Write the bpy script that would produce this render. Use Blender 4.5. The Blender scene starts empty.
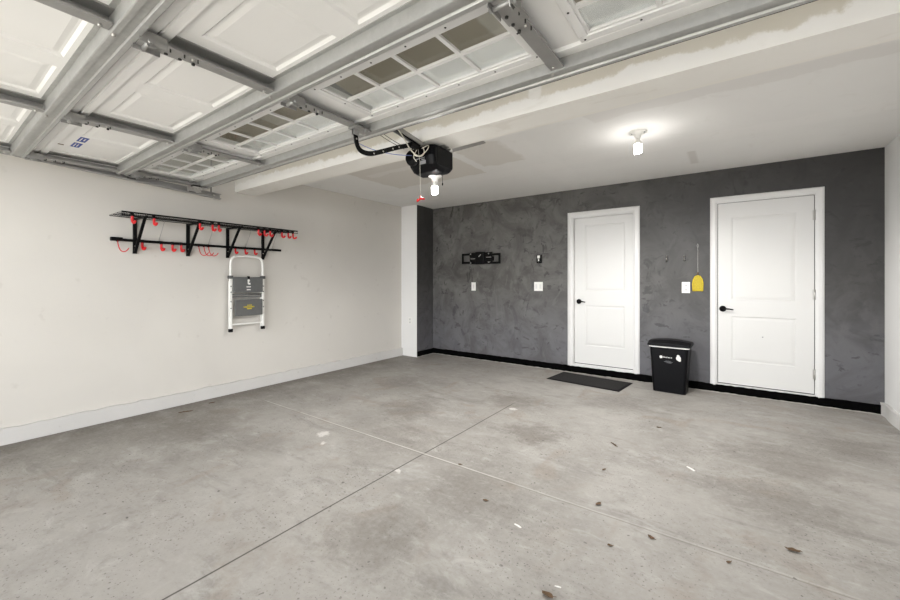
import bpy, bmesh, math, random
from mathutils import Vector, Matrix
random.seed(4)
PI = math.pi
col = bpy.context.scene.collection

# ------------------------------------------------------------------ materials
def lin(c):
    return tuple(((v/255)/12.92 if v/255 <= .04045 else ((v/255+.055)/1.055)**2.4) for v in c) + (1,)

class NT:
    def __init__(s, name):
        s.m = bpy.data.materials.new(name); s.m.use_nodes = True
        s.t = s.m.node_tree; s.n = s.t.nodes; s.l = s.t.links
        s.b = s.n['Principled BSDF']
        s.co = s.n.new('ShaderNodeTexCoord').outputs['Object']
        sp = s.n.new('ShaderNodeSeparateXYZ'); s.l.new(s.co, sp.inputs[0])
        s.x, s.y, s.z = sp.outputs
    def noise(s, scale, detail=3, rough=.5, dist=0, vec=None, stretch=None):
        n = s.n.new('ShaderNodeTexNoise'); n.inputs['Scale'].default_value = scale
        n.inputs['Detail'].default_value = detail; n.inputs['Roughness'].default_value = rough
        n.inputs['Distortion'].default_value = dist
        v = vec or s.co
        if stretch:
            mp = s.n.new('ShaderNodeMapping'); mp.inputs['Scale'].default_value = stretch[:3]
            if len(stretch) > 3: mp.inputs['Rotation'].default_value = stretch[3]
            s.l.new(v, mp.inputs[0]); v = mp.outputs[0]
        s.l.new(v, n.inputs['Vector']); return n.outputs['Fac']
    def math(s, op, a, b=None, c=None):
        n = s.n.new('ShaderNodeMath'); n.operation = op
        for i, v in enumerate((a, b, c)):
            if v is None: continue
            if isinstance(v, (int, float)): n.inputs[i].default_value = v
            else: s.l.new(v, n.inputs[i])
        return n.outputs[0]
    def ss(s, v, a, b, lo=0, hi=1):
        n = s.n.new('ShaderNodeMapRange'); n.interpolation_type = 'SMOOTHSTEP'
        s.l.new(v, n.inputs[0])
        for i, q in enumerate((a, b, lo, hi)): n.inputs[i+1].default_value = q
        return n.outputs[0]
    def mix(s, f, a, b):
        n = s.n.new('ShaderNodeMix'); n.data_type = 'RGBA'
        for i, v in ((0, f), (6, a), (7, b)):
            if isinstance(v, (int, float, tuple)): n.inputs[i].default_value = v
            else: s.l.new(v, n.inputs[i])
        return n.outputs[2]
    def band(s, v, c, w, e):          # 1 within |v-c|<w, soft edge e
        return s.ss(s.math('ABSOLUTE', s.math('SUBTRACT', v, c)), w, w+e, 1, 0)
    def box(s, u, v, u0, u1, v0, v1, e=.03):
        return s.math('MULTIPLY', s.band(u, (u0+u1)/2, (u1-u0)/2, e), s.band(v, (v0+v1)/2, (v1-v0)/2, e))
    def done(s, color=None, rough=.5, metal=0, bump=None, bs=.2, bd=.01, spec=None):
        if color is not None:
            if isinstance(color, tuple): s.b.inputs['Base Color'].default_value = color
            else: s.l.new(color, s.b.inputs['Base Color'])
        if isinstance(rough, (int, float)): s.b.inputs['Roughness'].default_value = rough
        else: s.l.new(rough, s.b.inputs['Roughness'])
        s.b.inputs['Metallic'].default_value = metal
        if spec is not None: s.b.inputs['Specular IOR Level'].default_value = spec
        if bump is not None:
            n = s.n.new('ShaderNodeBump'); n.inputs['Strength'].default_value = bs; n.inputs['Distance'].default_value = bd
            s.l.new(bump, n.inputs['Height']); s.l.new(n.outputs[0], s.b.inputs['Normal'])
        return s.m

def simple(name, c, rough=.5, metal=0, var=.06, scale=8, bs=0, spec=None):
    t = NT(name); n = t.noise(scale, 4)
    a = lin(c); d = tuple(v*(1-var) for v in a[:3]) + (1,); h = tuple(min(1, v*(1+var)) for v in a[:3]) + (1,)
    return t.done(t.mix(n, d, h), rough, metal, n if bs else None, bs, .005, spec)

M = {}
def mk_floor():
    t = NT('concrete')
    wob = t.math('MULTIPLY', t.math('SUBTRACT', t.noise(3, 2), .5), .03)
    big = t.noise(.8, 5, .6, .6); mid = t.noise(3.6, 7, .7, .5, stretch=(.7, 1.2, 1)); fine = t.noise(38, 4, .7)
    c = t.mix(t.ss(big, .35, .68), lin((146, 142, 136)), lin((169, 165, 159)))
    c = t.mix(t.ss(mid, .47, .72, 0, .6), c, lin((182, 179, 174)))
    st = t.noise(1.7, 6, .7, .6, stretch=(.7, 1.6, 1, (0, 0, .15)))
    c = t.mix(t.ss(st, .55, .75, 0, .7), c, lin((118, 113, 106)))
    sw = t.noise(2.6, 6, .68, .5, stretch=(.5, 2.0, 1, (0, 0, -.12)))
    c = t.mix(t.ss(sw, .52, .72, 0, .6), c, lin((124, 120, 114)))
    sw2 = t.noise(6.5, 6, .72, .6, stretch=(.7, 1.4, 1, (0, 0, .1)))
    c = t.mix(t.ss(sw2, .54, .7, 0, .4), c, lin((196, 194, 190)))
    warm = t.noise(2.4, 3, .5, 1.0, stretch=(1, 1, 1, (0, 0, 1)))
    c = t.mix(t.ss(warm, .56, .75, 0, .6), c, lin((148, 137, 125)))
    # grime towards the walls and worn spots
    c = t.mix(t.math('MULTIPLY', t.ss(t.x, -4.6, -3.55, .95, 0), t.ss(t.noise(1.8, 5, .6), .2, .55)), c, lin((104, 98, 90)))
    c = t.mix(t.math('MULTIPLY', t.ss(t.y, 4.3, 5.4, 0, .5), t.ss(t.noise(2.6, 4), .35, .6)), c, lin((146, 140, 132)))
    for (sx, sy, r, k) in ((-1.35, 3.05, .3, .75), (-1.9, 3.75, .35, .65), (-1.25, 2.0, .38, .5), (-3.4, 3.6, .4, .55), (-2.6, 2.9, .35, .5), (-3.8, 1.5, .5, .6), (.3, 3.6, .5, .6), (.2, 2.9, .4, .55), (-1.45, 1.35, .32, .6), (-2.2, 2.3, .4, .4), (-1.0, 4.3, .4, .4), (.7, 4.2, .4, .5)):
        v = t.n.new('ShaderNodeVectorMath'); v.operation = 'DISTANCE'; t.l.new(t.co, v.inputs[0]); v.inputs[1].default_value = (sx, sy, 0)
        d = t.math('ADD', v.outputs['Value'], t.math('MULTIPLY', t.math('SUBTRACT', t.noise(6, 6, .75), .5), .75))
        c = t.mix(t.ss(d, r*.2, r*1.1, k*.8, 0), c, lin((98, 90, 81)))
    # pale scuffs
    for (sx, sy, r) in ((-2.754, 2.016, .07), (-1.762, 3.512, .05), (-1.82, 1.92, .03), (-2.6, 1.9, .03)):
        v = t.n.new('ShaderNodeVectorMath'); v.operation = 'DISTANCE'; t.l.new(t.co, v.inputs[0]); v.inputs[1].default_value = (sx, sy, 0)
        d = t.math('ADD', v.outputs['Value'], t.math('MULTIPLY', t.math('SUBTRACT', t.noise(22, 3), .5), .12))
        c = t.mix(t.ss(d, r*.4, r, .65, 0), c, lin((236, 233, 228)))
    speck = t.noise(75, 2, .5); dk = t.math('MULTIPLY', t.ss(speck, .62, .70), t.ss(t.noise(2.1, 3), .36, .6))
    c = t.mix(t.math('MULTIPLY', dk, .7), c, lin((76, 71, 66)))
    pit = t.math('MULTIPLY', t.ss(t.noise(34, 1, .4), .71, .75), t.ss(t.noise(1.3, 2), .45, .6))
    c = t.mix(t.math('MULTIPLY', pit, .75), c, lin((66, 61, 56)))
    blot = t.noise(9, 7, .75, .3)
    c = t.mix(t.ss(blot, .5, .72, 0, .45), c, lin((122, 117, 110)))
    c = t.mix(t.ss(blot, .46, .3, 0, .3), c, lin((186, 183, 178)))
    c = t.mix(t.ss(fine, .3, .8, 0, .22), c, lin((188, 186, 183)))
    jx = t.math('ADD', t.x, t.math('MULTIPLY', wob, .3))
    j1 = t.math('MULTIPLY', t.band(jx, -1.838, .0035, .003), t.ss(t.y, 3.55, 3.8, .85, 0))
    c = t.mix(j1, c, lin((70, 66, 60)))
    jy = t.math('ADD', t.y, t.math('MULTIPLY', wob, .3))
    jl = t.math('MULTIPLY', t.band(jy, 2.222, .0025, .005), t.ss(t.noise(3, 3), .3, .55, .25, .8))
    c = t.mix(t.math('MULTIPLY', jl, t.math('MULTIPLY', t.ss(t.x, -1.6, -.5, .7, .25), t.ss(t.x, -4.2, -3.9, 0, 1))), c, lin((222, 219, 212)))
    jd = t.math('MULTIPLY', t.band(jy, 2.209, .002, .003), .5)
    c = t.mix(jd, c, lin((120, 115, 108)))
    return t.done(c, t.ss(mid, .3, .7, .5, .75), 0, fine, .12, .004, .35)
M['floor'] = mk_floor()

def mk_dark():
    t = NT('charcoal_troweled_paint')
    a = t.noise(2.0, 5, .62, 1.4); b = t.noise(3.2, 5, .6, 1.6, stretch=(1, 1, .7, (0, .7, 0)))
    c = t.mix(t.ss(a, .32, .7), lin((82, 80, 77)), lin((110, 108, 105)))
    c = t.mix(t.ss(b, .56, .66, 0, .55), c, lin((66, 64, 61)))
    d = t.noise(2.2, 4, .6, 1.8, stretch=(1.3, 1, 1, (0, -.5, 0)))
    c = t.mix(t.ss(d, .57, .64, 0, .35), c, lin((120, 118, 115)))
    e = t.noise(6, 5, .65, 1.2, stretch=(1, 1, .6, (0, .9, 0)))
    c = t.mix(t.ss(e, .60, .67, 0, .75), c, lin((54, 52, 50)))
    # darker towards the upper right; cool sky reflection painted in lower down
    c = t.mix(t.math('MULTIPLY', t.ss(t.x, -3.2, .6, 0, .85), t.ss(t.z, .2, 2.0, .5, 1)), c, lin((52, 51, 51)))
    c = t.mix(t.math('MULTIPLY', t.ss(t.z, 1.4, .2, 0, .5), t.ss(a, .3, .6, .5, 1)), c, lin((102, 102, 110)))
    h = t.noise(8, 4, .6, .8, stretch=(.8, 1, 1.6, (0, .6, 0)))
    c = t.mix(t.math('MULTIPLY', t.ss(h, .6, .66, 0, .6), t.ss(a, .35, .6)), c, lin((48, 47, 46)))
    return t.done(c, .5, 0, b, .35, .008, .35)
M['dark'] = mk_dark()

def mk_left():
    t = NT('eggshell_wall_paint')
    a = t.noise(1.1, 4, .5, .6)
    c = t.mix(a, lin((200, 196, 189)), lin((213, 209, 202)))
    s = t.noise(60, 2); m = t.noise(9, 3)
    c = t.mix(t.ss(m, .66, .74, 0, .25), c, lin((180, 174, 166)))
    return t.done(c, .75, 0, s, .08, .003, .3)
M['wall'] = mk_left()

def mk_ceiling():
    t = NT('mudded_drywall_ceiling')
    w = t.math('MULTIPLY', t.math('SUBTRACT', t.noise(4, 4, .6), .5), .18)
    x = t.math('ADD', t.x, w); y = t.math('ADD', t.y, w)
    a = t.noise(1.4, 4, .55, .8)
    c = t.mix(a, lin((228, 226, 223)), lin((236, 235, 232)))
    for args, k, q in (((x, y, -3.7, -2.35, 2.95, 3.95), .55, (206, 199, 188)), ((x, y, -2.2, -1.75, 3.1, 3.75), .5, (206, 200, 190)),
                       ((x, y, -.9, 1.2, 2.5, 3.2), .35, (212, 208, 203)), ((x, y, -4.0, 1.2, 4.05, 4.25), .4, (236, 234, 231)),
                       ((x, y, -3.6, -2.4, 3.25, 3.33), .55, (232, 229, 225)), ((x, y, -1.75, -1.5, 2.4, 5.2), .4, (236, 234, 231)),
                       ((x, y, .2, 1.2, 4.75, 5.45), .4, (234, 232, 229)), ((t.x, t.y, -.345, -.305, 4.5, 4.95, .03), .5, (200, 195, 188))):
        c = t.mix(t.math('MULTIPLY', t.box(*args), k), c, lin(q))
    s = t.noise(6, 4, .5, 1.5)
    c = t.mix(t.ss(s, .6, .68, 0, .2), c, lin((220, 217, 212)))
    return t.done(c, .8, 0, a, .05, .003, .2)
M['ceiling'] = mk_ceiling()
M['wall_bright'] = simple('wall_paint_lightened', (232, 231, 229), .7, 0, .02, 4)  # wall paint lightened to stand in for stronger light on the right wall

def mk_front_ceiling():
    t = NT('unpainted_drywall')
    w = t.math('MULTIPLY', t.math('SUBTRACT', t.noise(3, 4, .6), .5), .12)
    y = t.math('ADD', t.y, w); x = t.math('ADD', t.x, w)
    c = t.mix(t.noise(1.5, 4), lin((158, 149, 132)), lin((172, 164, 148)))
    for k in (-3.5, -1.1, .25):
        c = t.mix(t.math('MULTIPLY', t.band(x, k, .08, .03), .7), c, lin((206, 202, 192)))
    c = t.mix(t.math('MULTIPLY', t.band(y, .55, .08, .03), .7), c, lin((206, 202, 192)))
    return t.done(c, .85, 0, None)
M['raw'] = mk_front_ceiling()

def mk_beam():
    t = NT('beam_drywall_and_mud')
    w = t.math('MULTIPLY', t.math('SUBTRACT', t.noise(3.0, 7, .72), .5), .2)
    z = t.math('ADD', t.z, w); x = t.math('ADD', t.x, t.math('MULTIPLY', w, .5))
    beige = t.mix(t.noise(2, 4), lin((200, 193, 177)), lin((211, 205, 191)))
    mud = t.mix(t.noise(3, 4, .6, 1), lin((228, 225, 219)), lin((236, 234, 229)))
    f = t.ss(z, 2.35, 2.375, 1, 0)
    f = t.math('MAXIMUM', f, t.ss(z, 2.5, 2.56, 0, 1))
    f = t.math('MAXIMUM', f, t.math('MULTIPLY', t.band(x, -.95, .03, .02), .7))
    f = t.math('MAXIMUM', f, t.ss(x, -4.5, -3.6, .7, 0))
    f = t.math('MAXIMUM', f, t.ss(t.y, 2.19, 2.2, 0, 1))
    c = t.mix(f, beige, mud)
    c = t.mix(t.math('MULTIPLY', t.band(t.y, 2.407, .01, .004), t.ss(t.z, 2.3, 2.31, 1, 0)), c, lin((232, 229, 222)))
    s = t.noise(5, 4, .6, 1.5, stretch=(.4, 1, 1))
    c = t.mix(t.ss(s, .58, .7, 0, .35), c, lin((212, 207, 197)))
    return t.done(c, .8, 0, None)
M['beam'] = mk_beam()

def mk_footing():
    t = NT('painted_block_footing')
    n = t.noise(14, 5, .7); b = t.noise(2.5, 3)
    c = t.mix(b, lin((196, 194, 190)), lin((212, 210, 207)))
    c = t.mix(t.ss(n, .62, .7, 0, .5), c, lin((176, 172, 166)))
    return t.done(c, .8, 0, n, .6, .01)
M['footing'] = mk_footing()
def mk_black_base():
    t = NT('black_painted_footing')
    n = t.noise(22, 5, .7)
    zz = t.math('ADD', t.z, t.math('MULTIPLY', t.math('SUBTRACT', t.noise(16, 4), .5), .02))
    c = t.mix(t.ss(n, .72, .76, 0, .5), lin((3, 3, 3)), lin((90, 88, 85)))
    c = t.mix(t.ss(zz, .004, .009, 1, 0), c, lin((186, 182, 174)))
    return t.done(c, .8, 0, n, .5, .008, .05)
M['black_base'] = mk_black_base()

M['white'] = simple('white_trim_paint', (220, 219, 217), .4, 0, .02, 5)
M['door'] = simple('white_door_paint', (214, 213, 210), .38, 0, .02, 3)
def mk_gdoor():
    t = NT('white_enamelled_door_steel')
    g = t.noise(7, 4, .6, 0, stretch=(.25, 9, 1))
    c = t.mix(t.noise(1.2, 3), lin((226, 225, 222)), lin((234, 233, 231)))
    return t.done(c, .42, 0, g, .12, .003)
M['gdoor'] = mk_gdoor()
def mk_galv():
    t = NT('galvanised_steel')
    n = t.noise(28, 3, .6, .4)
    c = t.mix(n, lin((158, 158, 155)), lin((182, 182, 179)))
    return t.done(c, t.ss(t.noise(5, 3), .3, .7, .38, .5), .5)
M['galv'] = mk_galv()
M['galvd'] = simple('dull_galvanised_steel', (158, 157, 154), .42, .6, .12, 14)
M['darkmetal'] = simple('dark_hardware', (52, 51, 50), .45, .6, .2, 20)
M['black'] = simple('black_powder_coat', (7, 7, 8), .5, 0, .2, 20, 0, .15)
M['blackplastic'] = simple('black_plastic', (6, 6, 9), .4, 0, .15, 8, 0, .15)
M['red'] = simple('red_vinyl', (205, 22, 26), .35, 0, .1, 20)
M['chrome'] = simple('satin_nickel', (190, 188, 184), .3, .9, .05, 12)
M['grey_step'] = simple('grey_step_plastic', (92, 93, 92), .6, 0, .15, 30)
M['yellow'] = simple('yellow_plastic', (222, 196, 10), .5, 0, .12, 30)
M['mat'] = simple('ribbed_charcoal_mat', (34, 32, 31), .95, 0, .3, 60, .6)
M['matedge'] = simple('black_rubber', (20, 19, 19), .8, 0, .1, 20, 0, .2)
M['whiteplastic'] = simple('white_plastic', (236, 235, 230), .35, 0, .02, 8)
M['cream'] = simple('cream_cable', (214, 210, 196), .5, 0, .05, 8)
M['blue'] = simple('blue_print', (38, 66, 150), .6, 0, .15, 30)
M['bluewire'] = simple('pale_blue_cable', (120, 135, 190), .5, 0, .1, 30)
M['leaf'] = simple('dry_leaf', (96, 74, 52), .8, 0, .3, 40)
M['paper'] = simple('white_scrap', (235, 233, 228), .7, 0, .03, 8)
M['grille'] = simple('grey_print', (140, 140, 142), .6, 0, .05, 8)
M['drive'] = simple('driveway_concrete', (190, 187, 180), .8, 0, .1, 3)
M['lawn'] = simple('lawn', (92, 104, 66), .9, 0, .3, 6)
def mk_glass():
    m = bpy.data.materials.new('window_glass'); m.use_nodes = True
    n = m.node_tree.nodes; l = m.node_tree.links; b = n['Principled BSDF']
    tr = n.new('ShaderNodeBsdfTransparent'); gl = n.new('ShaderNodeBsdfGlossy'); gl.inputs['Roughness'].default_value = .03
    mx = n.new('ShaderNodeMixShader'); mx.inputs[0].default_value = .07; l.new(tr.outputs[0], mx.inputs[1]); l.new(gl.outputs[0], mx.inputs[2])
    tr.inputs[0].default_value = (.93, .94, .93, 1)
    l.new(mx.outputs[0], n['Material Output'].inputs[0]); return m
M['glass'] = mk_glass()
def mk_emit(name, c, s):
    t = NT(name); t.b.inputs['Emission Color'].default_value = c; t.b.inputs['Emission Strength'].default_value = s
    return t.done((.9, .9, .88, 1), .4)
M['bulb'] = mk_emit('lit_fluorescent_tube', (1, .98, .94, 1), 14)

# ------------------------------------------------------------------ mesh helpers
class MB:
    def __init__(s): s.bm = bmesh.new()
    def box(s, x0, x1, y0, y1, z0, z1, rot=None, piv=None, bevel=0):
        r = bmesh.ops.create_cube(s.bm, size=1)
        vs = r['verts']
        for v in vs:
            v.co = Vector(((x0+x1)/2+v.co.x*(x1-x0), (y0+y1)/2+v.co.y*(y1-y0), (z0+z1)/2+v.co.z*(z1-z0)))
        if rot is not None:
            p = Vector(piv or ((x0+x1)/2, (y0+y1)/2, (z0+z1)/2))
            for v in vs: v.co = rot @ (v.co-p) + p
        if bevel:
            es = list({e for v in vs for e in v.link_edges})
            bmesh.ops.bevel(s.bm, geom=es, offset=bevel, segments=2, profile=.5, affect='EDGES')
        return s
    def bar(s, a, b, w, h, up=(0, 0, 1)):        # rectangular bar between two points
        a = Vector(a); b = Vector(b); d = (b-a); L = d.length; d.normalize()
        u = Vector(up); sx = d.cross(u)
        if sx.length < 1e-4: sx = d.cross(Vector((1, 0, 0)))
        sx.normalize(); u = sx.cross(d)
        vs = []
        for p in (a, b):
            for i, j in ((-1, -1), (1, -1), (1, 1), (-1, 1)): vs.append(s.bm.verts.new(p+sx*(w/2*i)+u*(h/2*j)))
        for q in range(4): s.bm.faces.new((vs[q], vs[(q+1) % 4], vs[4+(q+1) % 4], vs[4+q]))
        s.bm.faces.new(vs[3::-1]); s.bm.faces.new(vs[4:])
        return s
    def tube(s, pts, r, n=8, smooth=0):
        P = [Vector(p) for p in pts]
        for _ in range(smooth):
            Q = [P[0]]
            for i in range(len(P)-1): Q += [P[i]*.75+P[i+1]*.25, P[i]*.25+P[i+1]*.75]
            Q.append(P[-1]); P = Q
        rings = []; nrm = None
        for i, p in enumerate(P):
            d = (P[min(i+1, len(P)-1)]-P[max(i-1, 0)]).normalized()
            if nrm is None:
                nrm = d.orthogonal().normalized()
            else:
                nrm = (nrm - d*nrm.dot(d)).normalized()
            bn = d.cross(nrm)
            rr = r[min(len(r)-1, round(i*(len(r)-1)/(len(P)-1)))] if isinstance(r, list) else r
            rings.append([s.bm.verts.new(p+(nrm*math.cos(2*PI*k/n)+bn*math.sin(2*PI*k/n))*rr) for k in range(n)])
        for a, b in zip(rings, rings[1:]):
            for k in range(n):
                f = s.bm.faces.new((a[k], a[(k+1) % n], b[(k+1) % n], b[k])); f.smooth = True
        s.bm.faces.new(rings[0][::-1]); s.bm.faces.new(rings[-1])
        return s
    def lathe(s, prof, cen=(0, 0, 0), axis='z', n=20):
        cen = Vector(cen); rings = []
        for r, h in prof:
            ring = []
            for k in range(n):
                a = 2*PI*k/n; u, v = r*math.cos(a), r*math.sin(a)
                o = {'z': (u, v, h), 'y': (u, h, v), 'x': (h, u, v)}[axis]
                ring.append(s.bm.verts.new(cen+Vector(o)))
            rings.append(ring)
        for a, b in zip(rings, rings[1:]):
            for k in range(n):
                f = s.bm.faces.new((a[k], a[(k+1) % n], b[(k+1) % n], b[k])); f.smooth = True
        s.bm.faces.new(rings[0]); s.bm.faces.new(rings[-1]); return s
    def prism(s, pts, axis, a, b):               # outline extruded along an axis
        f = {'x': lambda u, v, w: (w, u, v), 'y': lambda u, v, w: (u, w, v), 'z': lambda u, v, w: (u, v, w)}[axis]
        A = [s.bm.verts.new(f(u, v, a)) for u, v in pts]; B = [s.bm.verts.new(f(u, v, b)) for u, v in pts]
        n = len(pts)
        for i in range(n): s.bm.faces.new((A[i], A[(i+1) % n], B[(i+1) % n], B[i]))
        s.bm.faces.new(A); s.bm.faces.new(B); return s
    def build(s, name, mat, parent=None, shift=None):
        bmesh.ops.recalc_face_normals(s.bm, faces=s.bm.faces)
        me = bpy.data.meshes.new(name)
        if shift:
            bmesh.ops.translate(s.bm, verts=s.bm.verts, vec=shift)
        s.bm.to_mesh(me); s.bm.free(); me.materials.append(mat)
        o = bpy.data.objects.new(name, me); col.objects.link(o)
        if parent is not None:
            o.parent = parent
            # geometry is written in world coordinates unless the parent chain sits at the origin
        return o
def wld(parent):                                 # accumulated offset of a parent chain
    v = Vector((0, 0, 0))
    while parent is not None: v += parent.location; parent = parent.parent
    return v
def part(mb, name, mat, parent, label=None):     # a part whose geometry is given in world coordinates
    o = mb.build(name, mat, parent, -wld(parent))
    if label: o['label'] = label
    return o
def each(mb, name, mat, parent):                 # every loose piece becomes a part of its own
    bm = mb.bm; bm.verts.ensure_lookup_table(); seen = set()
    for v in bm.verts:
        if v in seen: continue
        isl = {v}; todo = [v]
        while todo:
            q = todo.pop()
            for e in q.link_edges:
                w_ = e.other_vert(q)
                if w_ not in isl: isl.add(w_); todo.append(w_)
        seen |= isl
        m2 = MB(); mp = {q: m2.bm.verts.new(q.co) for q in isl}
        for f in {f for q in isl for f in q.link_faces}:
            m2.bm.faces.new([mp[q] for q in f.verts]).smooth = f.smooth
        part(m2, name, mat, parent)
    bm.free()
def tag(o, label=None, cat=None, group=None, kind=None):
    for k, v in (('label', label), ('category', cat), ('group', group), ('kind', kind)):
        if v: o[k] = v
    return o
def thing(name, loc, label, cat, group=None, kind=None):
    o = bpy.data.objects.new(name, None); col.objects.link(o); o.location = loc; o.empty_display_size = .05
    return tag(o, label, cat, group, kind)
def struct(mb, name, mat, label, cat):
    return tag(mb.build(name, mat), label, cat, None, 'structure')
def copy_tree(o, parent=None):
    c = o.copy(); col.objects.link(c); c.parent = parent
    for ch in list(o.children): copy_tree(ch, c)
    return c

# ------------------------------------------------------------------ room shell
XL, XR, YB, YF, ZC, ZF = -4.6, 1.175, 5.42, -1.3, 2.54, 2.79
T = .12
struct(MB().box(XL-T, XR+T, YF, YB+T, -.1, 0), 'floor', M['floor'], 'grey stained concrete garage floor with a sawn joint', 'floor')
struct(MB().box(XL-T, XL, YF, YB+T, 0, ZF+.1), 'wall_left', M['wall'], 'plain off-white left garage wall behind the hanging rack', 'wall')
struct(MB().box(XL, XR, YB, YB+T, 0, ZC+.1), 'wall_back', M['dark'], 'dark charcoal troweled back wall with two white doors', 'wall')
struct(MB().box(XR, XR+T, YF, YB+T, 0, ZF+.1), 'wall_right', M['wall_bright'], 'off-white right garage wall at the picture edge', 'wall')
struct(MB().box(XL, XR, 2.18, YB, ZC, ZC+.1), 'ceiling', M['ceiling'], 'pale patched drywall ceiling over the back of the garage', 'ceiling')
struct(MB().box(XL, XR, YF, 2.18, ZF, ZF+.1), 'ceiling', M['raw'], 'beige unpainted drywall ceiling above the open garage door', 'ceiling')
struct(MB().prism([(2.18, 2.28), (2.42, 2.28), (2.42, ZC), (2.18, ZC+.3)], 'x', XL, XR), 'trim_1', M['beam'], 'boxed drywall beam crossing the ceiling behind the garage door', 'beam')
# corner return: pale front, charcoal side
cr = thing('wall_return', (-4.435, 5.185, 0), 'boxed-out corner with pale front face and charcoal side face', 'wall', None, 'structure')
part(MB().box(XL, -4.258, 4.955, 4.962, 0, ZC).box(XL, -4.285, 4.962, YB, 0, ZC), 'return_face', M['wall_bright'], cr)
part(MB().prism([(-4.285, 4.962), (-4.258, 4.962), (-4.28, YB), (-4.285, YB)], 'z', 0, ZC), 'return_side', M['dark'], cr)
# front wall behind the camera; vehicle opening heightened for light above the door
fw = MB().box(XL-T, -4.12, YF-T, YF, 0, ZF+.1).box(.54, XR+T, YF-T, YF, 0, ZF+.1).box(-4.12, .54, YF-T, YF, 2.74, ZF+.1)
struct(fw, 'wall_front', M['wall'], 'front garage wall around the vehicle opening', 'wall')
# footings
def rough_strip(x0, x1, y0, y1, z1, along, seg=60, amp=.003, amp_t=.004):
    mb = MB(); rows = []
    L = (x1-x0) if along == 'x' else (y1-y0)
    for i in range(seg+1):
        u = (x0 if along == 'x' else y0)+L*i/seg
        a = random.uniform(-amp, amp); b = random.uniform(-amp_t, amp_t)
        if along == 'x': q = [(u, y0+a, 0), (u, y0+a, z1+b), (u, y1, z1+b), (u, y1, 0)]
        else:
            if abs(x0) > abs(x1): q = [(x1+a, u, 0), (x1+a, u, z1+b), (x0, u, z1+b), (x0, u, 0)]
            else: q = [(x0+a, u, 0), (x0+a, u, z1+b), (x1, u, z1+b), (x1, u, 0)]
        rows.append([mb.bm.verts.new(p) for p in q])
    for A, B in zip(rows, rows[1:]):
        for k in range(4): mb.bm.faces.new((A[k], A[(k+1) % 4], B[(k+1) % 4], B[k]))
    mb.bm.faces.new(rows[0]); mb.bm.faces.new(rows[-1][::-1]); return mb
struct(rough_strip(XL, -4.565, YF, 4.95, .125, 'y', 110, .0008, .006), 'baseboard_left', M['footing'], 'rough white painted footing along the left wall', 'footing')
struct(rough_strip(1.15, XR, YF, YB, .12, 'y', 60, .006, .006), 'baseboard_right', M['footing'], 'rough white painted footing along the right wall', 'footing')
struct(rough_strip(-4.27, 1.15, 5.40, YB, .092, 'x', 140, .002, .003), 'baseboard_back', M['black_base'], 'black painted footing strip under the charcoal wall', 'footing')
struct(rough_strip(-4.262, -4.25, 4.965, 5.40, .092, 'y', 14, .001, .002), 'baseboard_corner', M['black_base'], 'black painted footing on the side of the corner return', 'footing')
# outdoors
struct(MB().box(-14, 12, -14, YF, -.13, -.02), 'driveway', M['drive'], 'pale concrete driveway outside the garage', 'driveway')

# ------------------------------------------------------------------ interior doors
def panel_door(mb, x0, x1, z0, z1, y, pans, th=.04):
    """door leaf facing -y at plane y with sunk moulded panels"""
    xs = sorted({x0, x1}|{p[0] for p in pans}|{p[1] for p in pans}); zs = sorted({z0, z1}|{p[2] for p in pans}|{p[3] for p in pans})
    V = {(i, j): mb.bm.verts.new((a, y, b)) for i, a in enumerate(xs) for j, b in enumerate(zs)}
    F = {}
    for i in range(len(xs)-1):
        for j in range(len(zs)-1):
            F[i, j] = mb.bm.faces.new((V[i, j], V[i+1, j], V[i+1, j+1], V[i, j+1]))
    bmesh.ops.recalc_face_normals(mb.bm, faces=mb.bm.faces)
    for (a, b, c, d) in pans:
        f = F[xs.index(a), zs.index(c)]
        for th_, dy in ((.014, .005), (.010, 0), (.03, -.003)):
            bmesh.ops.inset_individual(mb.bm, faces=[f], thickness=th_, depth=0)
            for v in f.verts: v.co.y += dy
    mb.box(x0, x1, y+.012, y+th, z0, z1)
    edge = [(x0, x0), (x1, x1)]
    mb.box(x0-.001, x0, y, y+th, z0, z1); mb.box(x1, x1+.001, y, y+th, z0, z1); mb.box(x0, x1, y, y+th, z1, z1+.001); mb.box(x0, x1, y, y+th, z0-.001, z0)

def casing(x0, x1, z0, z1, w, y, d):
    mb = MB()
    pr = [(0, 0), (w, 0), (w, -d*.6), (w*.7, -d), (w*.25, -d*.85), (0, -d*.35)]
    # mitred moulding: inner edge at w
    out = []
    for (u, v) in pr:
        out.append([(x0+u, y+v, z0), (x0+u, y+v, z1-u), (x1-u, y+v, z1-u), (x1-u, y+v, z0)])
    V = [[mb.bm.verts.new(p) for p in r] for r in out]
    n = len(V)
    for i in range(n):
        for k in range(3):
            mb.bm.faces.new((V[i][k], V[i][k+1], V[(i+1) % n][k+1], V[(i+1) % n][k]))
    mb.bm.faces.new([V[i][0] for i in range(n)]); mb.bm.faces.new([V[i][3] for i in range(n)][::-1])
    return mb

def lever(parent, x, z, y, dirn):
    mb = MB().lathe([(.0, 0), (.034, 0), (.034, -.006), (.028, -.012), (.012, -.014), (.012, -.045), (.016, -.05), (.0, -.05)], (x, y, z), 'y', 24)
    mb.tube([(x, y-.046, z), (x+.03*dirn, y-.05, z+.002), (x+.065*dirn, y-.05, z), (x+.098*dirn, y-.046, z-.006)], [.011, .0095, .008, .006], 10)
    return part(mb, 'door_handle', M['black'], parent, 'black lever handle on round rose')

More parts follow.
